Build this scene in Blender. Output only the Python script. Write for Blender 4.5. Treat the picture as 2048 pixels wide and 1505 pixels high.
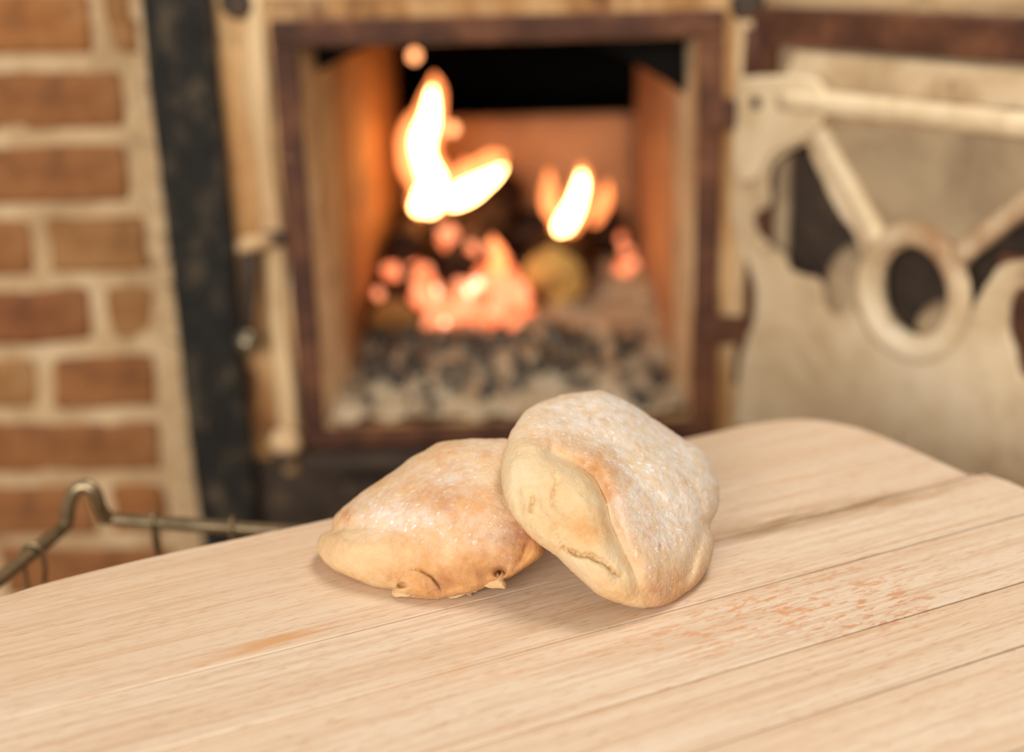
import bpy, bmesh, math, random
from mathutils import Vector, Matrix, noise
random.seed(7)
scene = bpy.context.scene
for o in list(bpy.data.objects): bpy.data.objects.remove(o)
col = scene.collection

# ------------------------------------------------------------ camera
FPX, PITCH, ROLL = 2700.0, math.radians(18.6), math.radians(1.5)
CAM = Vector((0, 0, .906))
FW = Vector((0, math.cos(PITCH), -math.sin(PITCH)))
R0 = Vector((1, 0, 0)); U0 = Vector((0, math.sin(PITCH), math.cos(PITCH)))
RT = math.cos(ROLL)*R0 - math.sin(ROLL)*U0
UP = math.sin(ROLL)*R0 + math.cos(ROLL)*U0
cd = bpy.data.cameras.new('camera'); cam = bpy.data.objects.new('camera', cd); col.objects.link(cam)
cam.matrix_world = Matrix(((RT.x, UP.x, -FW.x, CAM.x), (RT.y, UP.y, -FW.y, CAM.y), (RT.z, UP.z, -FW.z, CAM.z), (0, 0, 0, 1)))
cd.sensor_width = 36; cd.lens = FPX*36/2048; cd.clip_start = .02
cd.dof.use_dof = True; cd.dof.focus_distance = .735; cd.dof.aperture_fstop = 2.5
scene.camera = cam

# ------------------------------------------------------------ light and exposure
vs = scene.view_settings
vs.view_transform = 'Standard'; vs.look = 'None'; vs.gamma = 1; vs.use_curve_mapping = False
vs.exposure = 0.08
w = bpy.data.worlds.new('room_light'); scene.world = w; w.use_nodes = True
w.node_tree.nodes['Background'].inputs[0].default_value = (1.0, .965, .925, 1)
w.node_tree.nodes['Background'].inputs[1].default_value = .34
def area(name, loc, target, sx, sy, power, colr):
    l = bpy.data.lights.new(name, 'AREA'); l.shape = 'RECTANGLE'; l.size = sx; l.size_y = sy; l.energy = power; l.color = colr
    o = bpy.data.objects.new(name, l); col.objects.link(o); o.location = loc
    o.rotation_euler = (Vector(target)-Vector(loc)).to_track_quat('-Z', 'Y').to_euler(); return o
area('ceiling_lamp_offscreen', (.55, 1.0, 2.4), (.25, .75, .5), .7, .7, 22, (1, .975, .95))
area('window_behind_offscreen', (-.9, -1.7, 1.38), (.2, 1.2, .55), 1.6, 1.2, 88, (1, .975, .95))

# ------------------------------------------------------------ helpers
def ray(px, py): return FW + RT*((px-1024)/FPX) - UP*((py-752.5)/FPX)
def at_z(px, py, z):
    d = ray(px, py); return CAM + d*((z-CAM.z)/d.z)
def at_y(px, py, y):
    d = ray(px, py); return CAM + d*(y/d.y)
def lin(c):
    return tuple(((v/255)/12.92 if v/255 <= .04045 else ((v/255+.055)/1.055)**2.4) for v in c) + (1,)
def tag(o, label=None, cat=None, group=None, kind=None):
    for k, v in (('label', label), ('category', cat), ('group', group), ('kind', kind)):
        if v: o[k] = v
    return o
def empty(name, loc=(0, 0, 0), rz=0):
    o = bpy.data.objects.new(name, None); col.objects.link(o); o.location = loc; o.rotation_euler.z = rz
    o.empty_display_size = .02; return o
def link(name, me, mat, parent=None, smooth=True):
    o = bpy.data.objects.new(name, me); col.objects.link(o)
    if mat and not me.materials: me.materials.append(mat)
    if parent: o.parent = parent
    if smooth:
        for p in me.polygons: p.use_smooth = True
    return o
def pydata(name, v, f, mat, parent=None, smooth=True):
    me = bpy.data.meshes.new(name); me.from_pydata([tuple(x) for x in v], [], f); me.update()
    return link(name, me, mat, parent, smooth)
def bmobj(name, bm, mat, parent=None, smooth=False):
    me = bpy.data.meshes.new(name); bm.to_mesh(me); bm.free(); return link(name, me, mat, parent, smooth)
def box_bm(lo, hi, bevel=.003, cuts=0, amp=0, freq=30, seed=0):
    bm = bmesh.new(); bmesh.ops.create_cube(bm, size=1)
    lo, hi = Vector(lo), Vector(hi)
    for v in bm.verts: v.co = Vector([lo[i]+(v.co[i]+.5)*(hi[i]-lo[i]) for i in range(3)])
    if bevel: bmesh.ops.bevel(bm, geom=bm.edges[:], offset=bevel, segments=2, affect='EDGES', profile=.6)
    if cuts: bmesh.ops.subdivide_edges(bm, edges=[e for e in bm.edges if e.calc_length() > .02], cuts=cuts, use_grid_fill=True)
    if amp:
        s = Vector((seed*3.1, seed*1.7, seed*.9))
        for v in bm.verts: v.co += noise.noise_vector(v.co*freq+s)*amp
    return bm
def box(name, lo, hi, mat, parent=None, **k): return bmobj(name, box_bm(lo, hi, **k), mat, parent)
def catmull(pts, n=8, closed=True):
    out = []; N = len(pts); P = [Vector(p) for p in pts]
    for i in range(N if closed else N-1):
        if closed: a, b, c, d = P[i-1], P[i], P[(i+1) % N], P[(i+2) % N]
        else: a, b, c, d = P[max(i-1, 0)], P[i], P[i+1], P[min(i+2, N-1)]
        for k in range(n):
            t = k/n
            out.append(.5*((2*b)+(c-a)*t+(2*a-5*b+4*c-d)*t*t+(3*b-a-3*c+d)*t**3))
    if not closed: out.append(P[-1])
    return out
def plate(name, outlines, thick, mat, parent=None, org=(0, 0, 0), ex=(1, 0, 0), ey=(0, 1, 0), bevel=.0015):
    """solid plate with holes: outlines in 2D, lying in the plane org + ex*x + ey*y, thickness along ex x ey"""
    cu = bpy.data.curves.new(name, 'CURVE'); cu.dimensions = '2D'; cu.fill_mode = 'BOTH'
    cu.extrude = max(thick/2-bevel, .0002); cu.bevel_depth = bevel; cu.bevel_resolution = 1
    for ol in outlines:
        sp = cu.splines.new('POLY'); sp.points.add(len(ol)-1); sp.use_cyclic_u = True
        for p, q in zip(sp.points, ol): p.co = (q[0], q[1], 0, 1)
    tmp = bpy.data.objects.new('tmp', cu); col.objects.link(tmp)
    dg = bpy.context.evaluated_depsgraph_get()
    me = bpy.data.meshes.new_from_object(tmp.evaluated_get(dg)); me.name = name
    bpy.data.objects.remove(tmp); bpy.data.curves.remove(cu)
    ex, ey, org = Vector(ex), Vector(ey), Vector(org); ez = ex.cross(ey)
    for v in me.vertices: v.co = org + ex*v.co.x + ey*v.co.y + ez*v.co.z
    me.materials.clear()
    return link(name, me, mat, parent, False)
def tube_data(path, radii, seg=12, cap=True):
    P = [Vector(p) for p in path]; n = len(P)
    if not hasattr(radii, '__len__'): radii = [radii]*n
    V, Fc = [], []; nrm = None
    for i in range(n):
        t = (P[min(i+1, n-1)]-P[max(i-1, 0)]).normalized()
        if nrm is None:
            nrm = t.orthogonal().normalized()
        nrm = (nrm - t*nrm.dot(t)).normalized(); b = t.cross(nrm)
        for k in range(seg):
            a = 2*math.pi*k/seg; V.append(P[i]+(nrm*math.cos(a)+b*math.sin(a))*radii[i])
    for i in range(n-1):
        for k in range(seg):
            Fc.append((i*seg+k, i*seg+(k+1) % seg, (i+1)*seg+(k+1) % seg, (i+1)*seg+k))
    if cap: Fc.append(tuple(range(seg))[::-1]); Fc.append(tuple((n-1)*seg+k for k in range(seg)))
    return V, Fc
def tube(name, path, radii, mat, parent=None, seg=12):
    V, Fc = tube_data(path, radii, seg); return pydata(name, V, Fc, mat, parent)
def lump_mesh(name, r, sc=(1, 1, 1), amp=.3, seed=0, sub=2, freq=1.2):
    bm = bmesh.new(); bmesh.ops.create_icosphere(bm, subdivisions=sub, radius=1)
    s = Vector((seed*7.3, seed*2.9, seed*5.1))
    for v in bm.verts:
        d = 1+amp*noise.noise(v.co*freq+s)+amp*.5*noise.noise(v.co*freq*2.3+s)
        v.co = Vector((v.co.x*sc[0], v.co.y*sc[1], v.co.z*sc[2]))*d*r
    me = bpy.data.meshes.new(name); bm.to_mesh(me); bm.free(); return me

# ------------------------------------------------------------ material kit
class NT:
    def __init__(s, name, rough=.8, spec=.3, metal=0):
        s.m = bpy.data.materials.new(name); s.m.use_nodes = True; s.t = s.m.node_tree
        s.b = s.t.nodes['Principled BSDF']; s.b.inputs['Roughness'].default_value = rough
        s.b.inputs['Specular IOR Level'].default_value = spec; s.b.inputs['Metallic'].default_value = metal
        s.co = s.n('ShaderNodeTexCoord').outputs['Object']
    def n(s, typ, **kw):
        nd = s.t.nodes.new(typ)
        for k, v in kw.items(): setattr(nd, k, v)
        return nd
    def set(s, sock, v):
        if isinstance(v, bpy.types.NodeSocket): s.t.links.new(v, sock)
        else: sock.default_value = v
    def mapping(s, scale=(1, 1, 1), loc=(0, 0, 0), rot=(0, 0, 0), src=None):
        nd = s.n('ShaderNodeMapping'); s.set(nd.inputs[0], src or s.co)
        nd.inputs['Scale'].default_value = scale; nd.inputs['Location'].default_value = loc; nd.inputs['Rotation'].default_value = rot
        return nd.outputs[0]
    def noise(s, scale=10, detail=4, rough=.55, vec=None, dist=0):
        nd = s.n('ShaderNodeTexNoise'); s.set(nd.inputs['Vector'], vec or s.co)
        nd.inputs['Scale'].default_value = scale; nd.inputs['Detail'].default_value = detail
        nd.inputs['Roughness'].default_value = rough; nd.inputs['Distortion'].default_value = dist
        return nd.outputs['Fac']
    def ramp(s, fac, stops):
        nd = s.n('ShaderNodeValToRGB'); s.set(nd.inputs[0], fac); e = nd.color_ramp.elements
        while len(e) < len(stops): e.new(.5)
        for el, (p, c) in zip(e, stops):
            el.position = p; el.color = lin(c) if isinstance(c, tuple) else (c, c, c, 1)
        return nd.outputs[0]
    def mix(s, fac, a, b, mode='MIX'):
        nd = s.n('ShaderNodeMix', data_type='RGBA', blend_type=mode)
        s.set(nd.inputs[0], fac)
        for sock, v in ((nd.inputs[6], a), (nd.inputs[7], b)):
            s.set(sock, lin(v) if isinstance(v, tuple) and len(v) == 3 else v)
        return nd.outputs[2]
    def math(s, op, a, b=0.0, c=None, clamp=False):
        nd = s.n('ShaderNodeMath', operation=op, use_clamp=clamp)
        s.set(nd.inputs[0], a); s.set(nd.inputs[1], b)
        if c is not None: s.set(nd.inputs[2], c)
        return nd.outputs[0]
    def rng(s, v, a, b, c=0.0, d=1.0):
        nd = s.n('ShaderNodeMapRange'); s.set(nd.inputs[0], v)
        for i, x in enumerate((a, b, c, d)): nd.inputs[i+1].default_value = x
        return nd.outputs[0]
    def attr(s, name):
        nd = s.n('ShaderNodeAttribute', attribute_name=name); return nd.outputs['Fac']
    def bump(s, h, strength=.3, dist=.002):
        nd = s.n('ShaderNodeBump'); s.set(nd.inputs['Height'], h)
        nd.inputs['Strength'].default_value = strength; nd.inputs['Distance'].default_value = dist
        s.t.links.new(nd.outputs[0], s.b.inputs['Normal'])
    def color(s, c): s.set(s.b.inputs['Base Color'], lin(c) if isinstance(c, tuple) else c)
    def blob(s, c, r, ang=0, soft=.6):
        """soft elliptical spot around c (x, y) with radii r, turned by ang: 1 inside, 0 outside"""
        m = s.mapping(scale=(1/r[0], 1/r[1], 0), src=s.mapping(loc=(-c[0], -c[1], 0)))
        nd = s.n('ShaderNodeVectorMath', operation='LENGTH'); s.t.links.new(m, nd.inputs[0])
        return s.rng(nd.outputs['Value'], 1.0, 1-soft)
def mottled(name, stops, scale=14, detail=6, rough=.85, bump=.5, bdist=.003, spots=None, metal=0, stretch=(1, 1, 1), spec=.3):
    k = NT(name, rough, spec, metal); v = k.mapping(scale=stretch)
    c = k.ramp(k.noise(scale, detail, .6, v, .4), stops)
    if spots:
        for sc, lo, hi, colr in spots:
            c = k.mix(k.rng(k.noise(sc, 5, .6, k.mapping(loc=(sc, 2*sc, .3), src=v)), lo, hi), c, colr)
    k.color(c)
    k.bump(k.noise(scale*4, 5, .65, v), bump, bdist); return k.m
def emitter(name, c, strength, c2=None, scale=25):
    k = NT(name, .9); k.color((40, 25, 18))
    k.b.inputs['Emission Strength'].default_value = strength
    if c2: k.set(k.b.inputs['Emission Color'], k.ramp(k.noise(scale, 3), [(.38, c), (.62, c2)]))
    else: k.b.inputs['Emission Color'].default_value = lin(c)
    return k.m

M = {}
M['mortar'] = mottled('lime_mortar', [(.3, (160, 128, 90)), (.5, (190, 158, 116)), (.72, (214, 186, 146))], 16, bump=.9, bdist=.004, spots=[(35, .66, .74, (120, 96, 66))])
bricks = [((106, 66, 38), (138, 88, 48), (156, 106, 62)), ((118, 72, 38), (150, 96, 50), (168, 114, 66)), ((96, 56, 34), (126, 76, 42), (146, 96, 56)), ((122, 82, 46), (148, 102, 58), (164, 122, 76))]
for i, (a, b, c) in enumerate(bricks):
    M['brick%d' % i] = mottled('fired_brick_%d' % i, [(.3, a), (.5, b), (.72, c)], 18, bump=.8, bdist=.004, spots=[(12, .56, .70, (72, 54, 40)), (60, .68, .74, (176, 142, 104))])
M['palebrick'] = mottled('pale_brick', [(.3, (205, 165, 118)), (.6, (228, 192, 146))], 18, bump=.6)
M['post'] = mottled('sooty_iron', [(.3, (24, 22, 19)), (.52, (40, 36, 29)), (.70, (92, 78, 58))], 34, rough=.75, bump=1, bdist=.006, stretch=(1.4, 1.4, .7), spots=[(9, .56, .7, (30, 28, 24))])
M['plate'] = mottled('weathered_cast_iron', [(.30, (112, 70, 40)), (.44, (176, 128, 76)), (.6, (212, 172, 120)), (.78, (228, 198, 152))], 8, rough=.8, bump=.5, stretch=(2.0, 1, .55), spots=[(7, .53, .66, (98, 54, 28)), (24, .64, .74, (76, 54, 36))])
M['bead'] = mottled('pale_worn_iron', [(.3, (180, 140, 96)), (.6, (216, 184, 138))], 12, bump=.4, stretch=(1, 1, .4), spots=[(10, .6, .7, (140, 88, 50))])
M['rust'] = mottled('dark_rusty_iron', [(.3, (56, 34, 22)), (.5, (84, 50, 32)), (.72, (120, 76, 48))], 16, rough=.75, bump=.6, spots=[(40, .66, .74, (150, 108, 72))])
M['darkiron'] = mottled('dark_iron', [(.3, (44, 35, 27)), (.55, (66, 52, 40)), (.75, (116, 94, 68))], 18, rough=.7, bump=.6)
M['soot'] = mottled('soot', [(.3, (10, 9, 8)), (.6, (20, 17, 14))], 20, rough=.95, bump=.4, spec=.1)
M['ashwall'] = mottled('ash_dusted_iron', [(.3, (176, 148, 112)), (.6, (210, 184, 146))], 14, bump=.5, spots=[(20, .62, .72, (130, 96, 64))])
M['fireclay'] = mottled('fireclay', [(.3, (150, 104, 70)), (.6, (184, 134, 92))], 12, bump=.7, spots=[(6, .55, .7, (96, 62, 40))])
M['liner'] = mottled('scaled_door_liner', [(.28, (166, 134, 98)), (.42, (204, 176, 136)), (.6, (226, 202, 164)), (.8, (236, 216, 184))], 9, bump=.9, bdist=.004, spots=[(6, .56, .70, (156, 112, 74)), (22, .64, .74, (124, 90, 60))])
M['linerlight'] = mottled('pale_scale', [(.3, (200, 170, 128)), (.6, (226, 202, 162))], 16, bump=.9, spots=[(30, .64, .74, (160, 124, 86))])
M['linerpanel'] = mottled('grey_brown_scale', [(.3, (138, 114, 86)), (.6, (172, 148, 114))], 12, bump=.8, spots=[(8, .56, .72, (188, 160, 120))])
M['steel'] = mottled('worn_steel', [(.3, (90, 80, 64)), (.6, (136, 122, 98))], 20, rough=.3, metal=.8, bump=.3, spec=.5)
M['wire'] = mottled('galvanised_wire', [(.3, (104, 88, 62)), (.6, (150, 130, 98))], 30, rough=.34, bump=.2, bdist=.0006, metal=.75, spec=.5)
M['ash'] = mottled('wood_ash', [(.32, (146, 124, 96)), (.48, (210, 186, 150)), (.7, (234, 214, 182))], 34, detail=8, rough=1, bump=1, bdist=.008, spec=.05, spots=[(42, .58, .68, (92, 80, 66))])
M['coal'] = mottled('charcoal', [(.3, (44, 40, 36)), (.5, (84, 76, 66)), (.7, (156, 142, 122))], 40, rough=.95, bump=.8, spec=.1)
M['char'] = mottled('charred_log', [(.3, (26, 20, 16)), (.55, (58, 42, 32)), (.78, (120, 96, 76))], 30, rough=.95, bump=1, bdist=.004, stretch=(1, 1, 1), spec=.1)
M['bark'] = mottled('singed_bark', [(.3, (30, 22, 15)), (.55, (62, 44, 28)), (.78, (104, 76, 48))], 40, rough=.95, bump=1, bdist=.004, spec=.1)
M['floor'] = mottled('stone_floor', [(.3, (110, 86, 60)), (.6, (146, 118, 84))], 6, bump=.5)
M['ember'] = emitter('glowing_ember', (255, 158, 112), 2.0, (240, 104, 54), 30)
M['hot'] = emitter('bright_ember', (255, 205, 160), 3.5)
M['spark'] = emitter('spark', (255, 165, 105), 3.6)
def flame_mat(name, c, strength, opacity):
    k = NT(name); e = k.n('ShaderNodeEmission'); e.inputs[0].default_value = lin(c); e.inputs[1].default_value = strength
    tr = k.n('ShaderNodeBsdfTransparent'); mx = k.n('ShaderNodeMixShader')
    k.set(mx.inputs[0], k.rng(k.noise(18, 2), .3, .7, opacity*.6, min(1, opacity*1.3)))
    k.t.links.new(tr.outputs[0], mx.inputs[1]); k.t.links.new(e.outputs[0], mx.inputs[2])
    k.t.links.new(mx.outputs[0], k.t.nodes['Material Output'].inputs[0]); return k.m
M['core'] = flame_mat('flame_core', (255, 190, 112), 26, .9)
M['flame'] = flame_mat('flame_body', (255, 140, 78), 3.4, .55)
def end_grain(name, a, b, cx, cz):
    k = NT(name, .85); v = k.mapping(loc=(-cx, 0, -cz))
    nd = k.n('ShaderNodeTexWave', wave_type='RINGS', rings_direction='Y'); k.set(nd.inputs[0], v)
    nd.inputs['Scale'].default_value = 60; nd.inputs['Distortion'].default_value = 3; nd.inputs['Detail'].default_value = 3
    c = k.mix(nd.outputs['Fac'], a, b); c = k.mix(k.rng(k.noise(22, 3), .5, .66), c, (92, 60, 28)); k.color(c); return k.m

def wood():
    k = NT('pale_beech', .55, .3)
    rnd = k.n('ShaderNodeObjectInfo').outputs['Random']
    off = k.n('ShaderNodeCombineXYZ'); k.t.links.new(rnd, off.inputs[2])
    va = k.n('ShaderNodeVectorMath', operation='ADD'); k.t.links.new(k.co, va.inputs[0]); k.t.links.new(off.outputs[0], va.inputs[1])
    v = va.outputs[0]
    g = k.noise(1.0, 5, .6, k.mapping(scale=(1.6, 34, 8), src=v), .6)
    c = k.ramp(g, [(.25, (206, 175, 143)), (.45, (217, 191, 162)), (.62, (222, 200, 173)), (.82, (228, 209, 187))])
    fine = k.noise(1.0, 3, .6, k.mapping(scale=(9, 320, 20), src=v), .3)
    c = k.mix(k.rng(fine, .46, .66, 0, .42), c, (180, 134, 92))
    pore = k.noise(1.0, 2, .5, k.mapping(scale=(90, 900, 60), src=v))
    c = k.mix(k.rng(pore, .58, .70, 0, .5), c, (170, 114, 66))
    wide = k.noise(1.0, 3, .5, k.mapping(scale=(1.2, 9, 3), src=v), 1)
    c = k.mix(k.rng(wide, .45, .7, 0, .30), c, (208, 168, 122))
    c = k.mix(k.rng(rnd, 0, 1, 0, .12), c, (200, 156, 108))
    # stains: a grey smear along the first joint, reddish scrape marks, warm end of the board
    n1 = k.noise(1.0, 5, .6, k.mapping(scale=(14, 120, 1)), .5)
    for cx, cy, rx, ry, st, cc in STAINS_SMEAR:
        f = k.math('MULTIPLY', k.blob((cx, cy), (rx, ry)), k.rng(n1, .36, .6, 0, st)); c = k.mix(f, c, cc)
    n2 = k.noise(1.0, 4, .6, k.mapping(scale=(100, 330, 1)), .3)
    for cx, cy, rx, ry, st, cc in STAINS_SPECK:
        f = k.math('MULTIPLY', k.blob((cx, cy), (rx, ry), soft=.8), k.rng(n2, .52, .62, 0, st)); c = k.mix(f, c, cc)
    k.color(c)
    k.bump(k.math('ADD', k.math('MULTIPLY', fine, .5), k.math('MULTIPLY', pore, .6)), .25, .0008)
    return k.m

def bread_mat():
    k = NT('baked_crust', .82, .15)
    cr, fl, ck = k.attr('crust'), k.attr('flour'), k.attr('crumb')
    n = k.noise(55, 6, .65); n2 = k.noise(160, 4, .6); n3 = k.noise(18, 4, .6)
    v = k.math('ADD', cr, k.math('ADD', k.math('MULTIPLY', k.math('SUBTRACT', n, .5), .55), k.math('MULTIPLY', k.math('SUBTRACT', n2, .5), .35)))
    c = k.ramp(v, [(0, (210, 186, 148)), (.28, (206, 170, 122)), (.52, (194, 138, 78)), (.75, (156, 94, 46)), (1, (94, 50, 24))])
    speck = k.rng(k.noise(150, 6, .7), .40, .62)
    big = k.rng(n3, .3, .7)
    f = k.math('MULTIPLY', fl, k.math('ADD', .12, k.math('ADD', k.math('MULTIPLY', speck, .48), k.math('MULTIPLY', big, .38))), clamp=True)
    c = k.mix(f, c, (218, 208, 196))
    crumbs = k.math('MULTIPLY', fl, k.rng(k.noise(330, 1, .5), .66, .71, 0, .8))
    c = k.mix(crumbs, c, (226, 218, 210))
    c = k.mix(ck, c, k.ramp(n2, [(.35, (180, 132, 76)), (.6, (212, 184, 136))]))
    k.color(c)
    k.b.inputs['Subsurface Weight'].default_value = .12
    k.b.inputs['Subsurface Radius'].default_value = (.006, .003, .0015)
    k.b.inputs['Subsurface Scale'].default_value = 1.0
    k.bump(k.math('ADD', k.math('MULTIPLY', n, .8), k.math('MULTIPLY', k.noise(380, 4, .7), .7)), .75, .0018)
    return k.m
M['bread'] = bread_mat()

# ------------------------------------------------------------ the setting
tag(box('floor', (-2.2, -1.6, -.04), (2.2, 2.6, 0), M['floor'], bevel=0), kind='structure')
YW = 1.425                                             # face of the brick wall
def grid_wall(name, x0, x1, z0, z1, y, thick, amp, mat, nx, nz, seed=0):
    V, Fc = [], []
    for j in range(nz+1):
        for i in range(nx+1):
            x = x0+(x1-x0)*i/nx; z = z0+(z1-z0)*j/nz
            edge = i in (0, nx) or j in (0, nz)
            d = 0 if edge else amp*(noise.noise(Vector((x*28, seed, z*28)))+.6*noise.noise(Vector((x*70, seed, z*70))))
            V.append((x, y+d, z))
    for j in range(nz):
        for i in range(nx):
            a = j*(nx+1)+i; Fc.append((a, a+1, a+nx+2, a+nx+1))
    b = len(V); V += [(x0, y+thick, z0), (x1, y+thick, z0), (x1, y+thick, z1), (x0, y+thick, z1)]
    c0, c1, c2, c3 = 0, nx, (nz+1)*(nx+1)-1, nz*(nx+1)
    Fc += [(b+1, b, b+3, b+2)]
    Fc += [tuple([b, b+1]+list(range(nx, -1, -1))), tuple([b+2, b+3]+[c3+i for i in range(nx+1)])]
    Fc += [tuple([b+3, b]+[j*(nx+1) for j in range(nz+1)]), tuple([b+1, b+2]+[j*(nx+1)+nx for j in range(nz, -1, -1)])]
    return tag(pydata(name, V, Fc, mat), kind='structure')
wl = grid_wall('wall_left', -1.75, -.352, 0, 1.25, YW+.007, .3, .0035, M['mortar'], 140, 120, 3)
wr = grid_wall('wall_right', .30, 1.4, 0, 1.25, 1.75, .12, .005, M['mortar'], 30, 36, 8)
COURSE = .0777; Z0 = .780
brick_mesh = {}
def brick(parent, x0, x1, z0, z1, y, mk, seed):
    L = x1-x0; key = (round(L, 3), mk, seed % 4)
    if key not in brick_mesh:
        bm = box_bm((-L/2, 0, -(z1-z0)/2), (L/2, .05, (z1-z0)/2), .009, 2, .006, 22, seed)
        me = bpy.data.meshes.new('brick'); bm.to_mesh(me); bm.free(); me.materials.append(M[mk]); brick_mesh[key] = me
    o = link('brick', brick_mesh[key], None, parent, True); o.location = ((x0+x1)/2, y, (z0+z1)/2); return o
rows = {-5: [-.39], -4: [-.45, -.38], -3: [-.39], -2: [-.45, -.385], -1: [-.41, -.372], 0: [-.408, -.371], 1: [-.392], 2: [-.398], 3: [-.500, -.385], 4: [-.445, -.385],
        5: [-.515, -.392], 6: [-.396], 7: [-.47, -.40], 8: [-.395], 9: [-.46, -.40], 10: [-.40]}
J = .017
for r, br in rows.items():
    zt = Z0-COURSE*(r-1)-J/2-COURSE; zb = zt-COURSE+J
    zt, zb = Z0-COURSE*(r-1)-COURSE-J/2+COURSE, Z0-COURSE*r-J/2-COURSE+J+COURSE-COURSE
    zt = Z0-COURSE*(r-1)-J/2; zb = Z0-COURSE*r+J/2
    if zb < .02 or zt > 1.24: continue
    xs = sorted(br, reverse=True)
    right = xs[0]; cuts = xs[1:]; i = 0
    while right > -1.72:
        left = cuts[i]-.004 if i < len(cuts) else max(right-.215, -1.745)
        i += 1
        mk = 'brick%d' % random.choice([0, 0, 1, 1, 2, 3]); sd = random.randrange(40)
        if right-left > .02: brick(wl, left+.007, right-.004, zb, zt, YW+random.uniform(-.002, .004), mk, sd)
        right = left-.007
for r in range(-5, 8):
    zt = Z0-COURSE*(r-1)-J/2; zb = Z0-COURSE*r+J/2
    if zt > 1.24: continue
    x = .31+(.11 if r % 2 else 0)
    while x < 1.15:
        brick(wr, x, x+.21, zb, zt, 1.742, 'palebrick', random.randrange(40)); x += .224
# lumps of mortar squeezed over the end of the wall, beside the iron post
for i in range(30):
    z = .12+i*.031; r = random.uniform(.009, .017)
    o = link('mortar_smear', lump_mesh('mortar_smear', r, (1.0, .45, 1.5), .35, i), M['mortar'], wl)
    o.location = (random.uniform(-.378, -.362), YW+.004, z)

# ------------------------------------------------------------ stove
YS = 1.40
stove = empty('wood_stove', (0, YS+.2, 0))
tag(stove, 'rusty cast iron wood stove with its firebox door swung open', 'stove')
SM = Matrix.Translation((0, -(YS+.2), 0))
def st(o): o.matrix_parent_inverse = SM; return o
def stv(f, name, *a, **k): return st(f(name, *a, parent=stove, **k))
OX0, OX1, OZ0, OZ1 = -.207, .196, .381, .792
XL, XR = -.293, .262
def rect(x0, z0, x1, z1): return [(x0, z0), (x1, z0), (x1, z1), (x0, z1)]
FR = dict(ex=(1, 0, 0), ey=(0, 0, 1))
stv(plate, 'front_plate', [rect(XL, .02, XR, 1.0), rect(OX0, OZ0, OX1, OZ1), rect(-.17, .06, .17, .30)], .012, M['plate'], org=(0, YS+.006, 0), **FR)
for nm, x in (('side_plate', XL+.004), ('side_plate', XR-.004)):
    st(box(nm, (x-.004, YS+.012, .02), (x+.004, YS+.32, 1.0), M['plate'], stove, bevel=.001))
st(box('top_plate', (XL, YS, 1.0), (XR, YS+.95, 1.015), M['plate'], stove))
st(bmobj('corner_post', box_bm((-.352, YS-.028, 0), (-.288, YS+.09, 1.15), .006, 5, .006, 24, 5), M['post'], stove, True))
# door frame: four rusty bars round the opening
B = .026; yo = YS-.013
fr = [('door_frame_rail', (OX0-B, yo, OZ1), (OX1+B, YS, OZ1+B)), ('door_frame_rail', (OX0-B, yo, OZ0-B*.8), (OX1+B, YS, OZ0)),
      ('door_frame_stile', (OX0-B, yo, OZ0), (OX0, YS, OZ1)), ('door_frame_stile', (OX1, yo, OZ0), (OX1+B, YS, OZ1))]
for nm, a, b in fr: st(box(nm, a, b, M['rust'], stove, bevel=.004))
# worn pale beads on the plate outside the frame
for x in (-.249, .246):
    st(tube('bead', [(x+.0015*math.sin(i*.9), YS, .33+i*.033) for i in range(17)], [.0115+.0025*math.sin(i*1.3+x*9) for i in range(17)], M['bead'], stove))
st(tube('bead', [(-.25+i*.05, YS, .845) for i in range(11)], .007, M['bead'], stove))
# jambs and firebox
def quad_wall(name, pts, mat, thick=.012, n=14, amp=.003):
    """subdivided rough wall from four corners, given thickness away from its face"""
    a, b, c, d = [Vector(p) for p in pts]; nr = (b-a).cross(d-a).normalized(); V, Fc = [], []
    for s in (0, 1):
        for j in range(n+1):
            for i in range(n+1):
                u, v = i/n, j/n; p = (a*(1-u)+b*u)*(1-v)+(d*(1-u)+c*u)*v
                if 0 < i < n and 0 < j < n: p = p+nr*(amp*noise.noise(p*22))
                V.append(p-nr*(thick*s))
    N = (n+1)*(n+1)
    for j in range(n):
        for i in range(n):
            k = j*(n+1)+i; Fc.append((k, k+1, k+n+2, k+n+1)); Fc.append((N+k, N+k+n+1, N+k+n+2, N+k+1))
    bd = [i for i in range(n)]+[j*(n+1)+n for j in range(n)]+[n*(n+1)+i for i in range(n, 0, -1)]+[j*(n+1) for j in range(n, 0, -1)]
    for q in range(len(bd)):
        p0, p1 = bd[q], bd[(q+1) % len(bd)]; Fc.append((p0, p0+N, p1+N, p1))
    return st(pydata(name, V, Fc, mat, stove))
YJ, YB = YS+.115, 1.95
ZBK = at_y(1050, 232, YB).z
LJ, RJ = -.190, .190; BL, BR = -.150, .186; ZF = .365
quad_wall('jamb', [(OX0, YS, ZF), (LJ, YJ, ZF), (LJ, YJ, .80), (OX0, YS, .80)], M['ashwall'])
quad_wall('jamb', [(RJ, YJ, ZF), (OX1, YS, ZF), (OX1, YS, .80), (RJ, YJ, .80)], M['ashwall'])
quad_wall('firebox_side', [(LJ, YJ, ZF), (BL, YB, ZF), (BL, YB, .95), (LJ, YJ, .95)], M['fireclay'])
quad_wall('firebox_side', [(BR, YB, ZF), (RJ, YJ, ZF), (RJ, YJ, .95), (BR, YB, .95)], M['fireclay'])
quad_wall('firebox_back', [(BL, YB, ZF), (BR, YB, ZF), (BR, YB, ZBK), (BL, YB, ZBK)], M['fireclay'])
quad_wall('firebox_floor', [(OX0, YS, ZF), (OX1, YS, ZF), (BR, YB, ZF), (BL, YB, ZF)], M['darkiron'])
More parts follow.
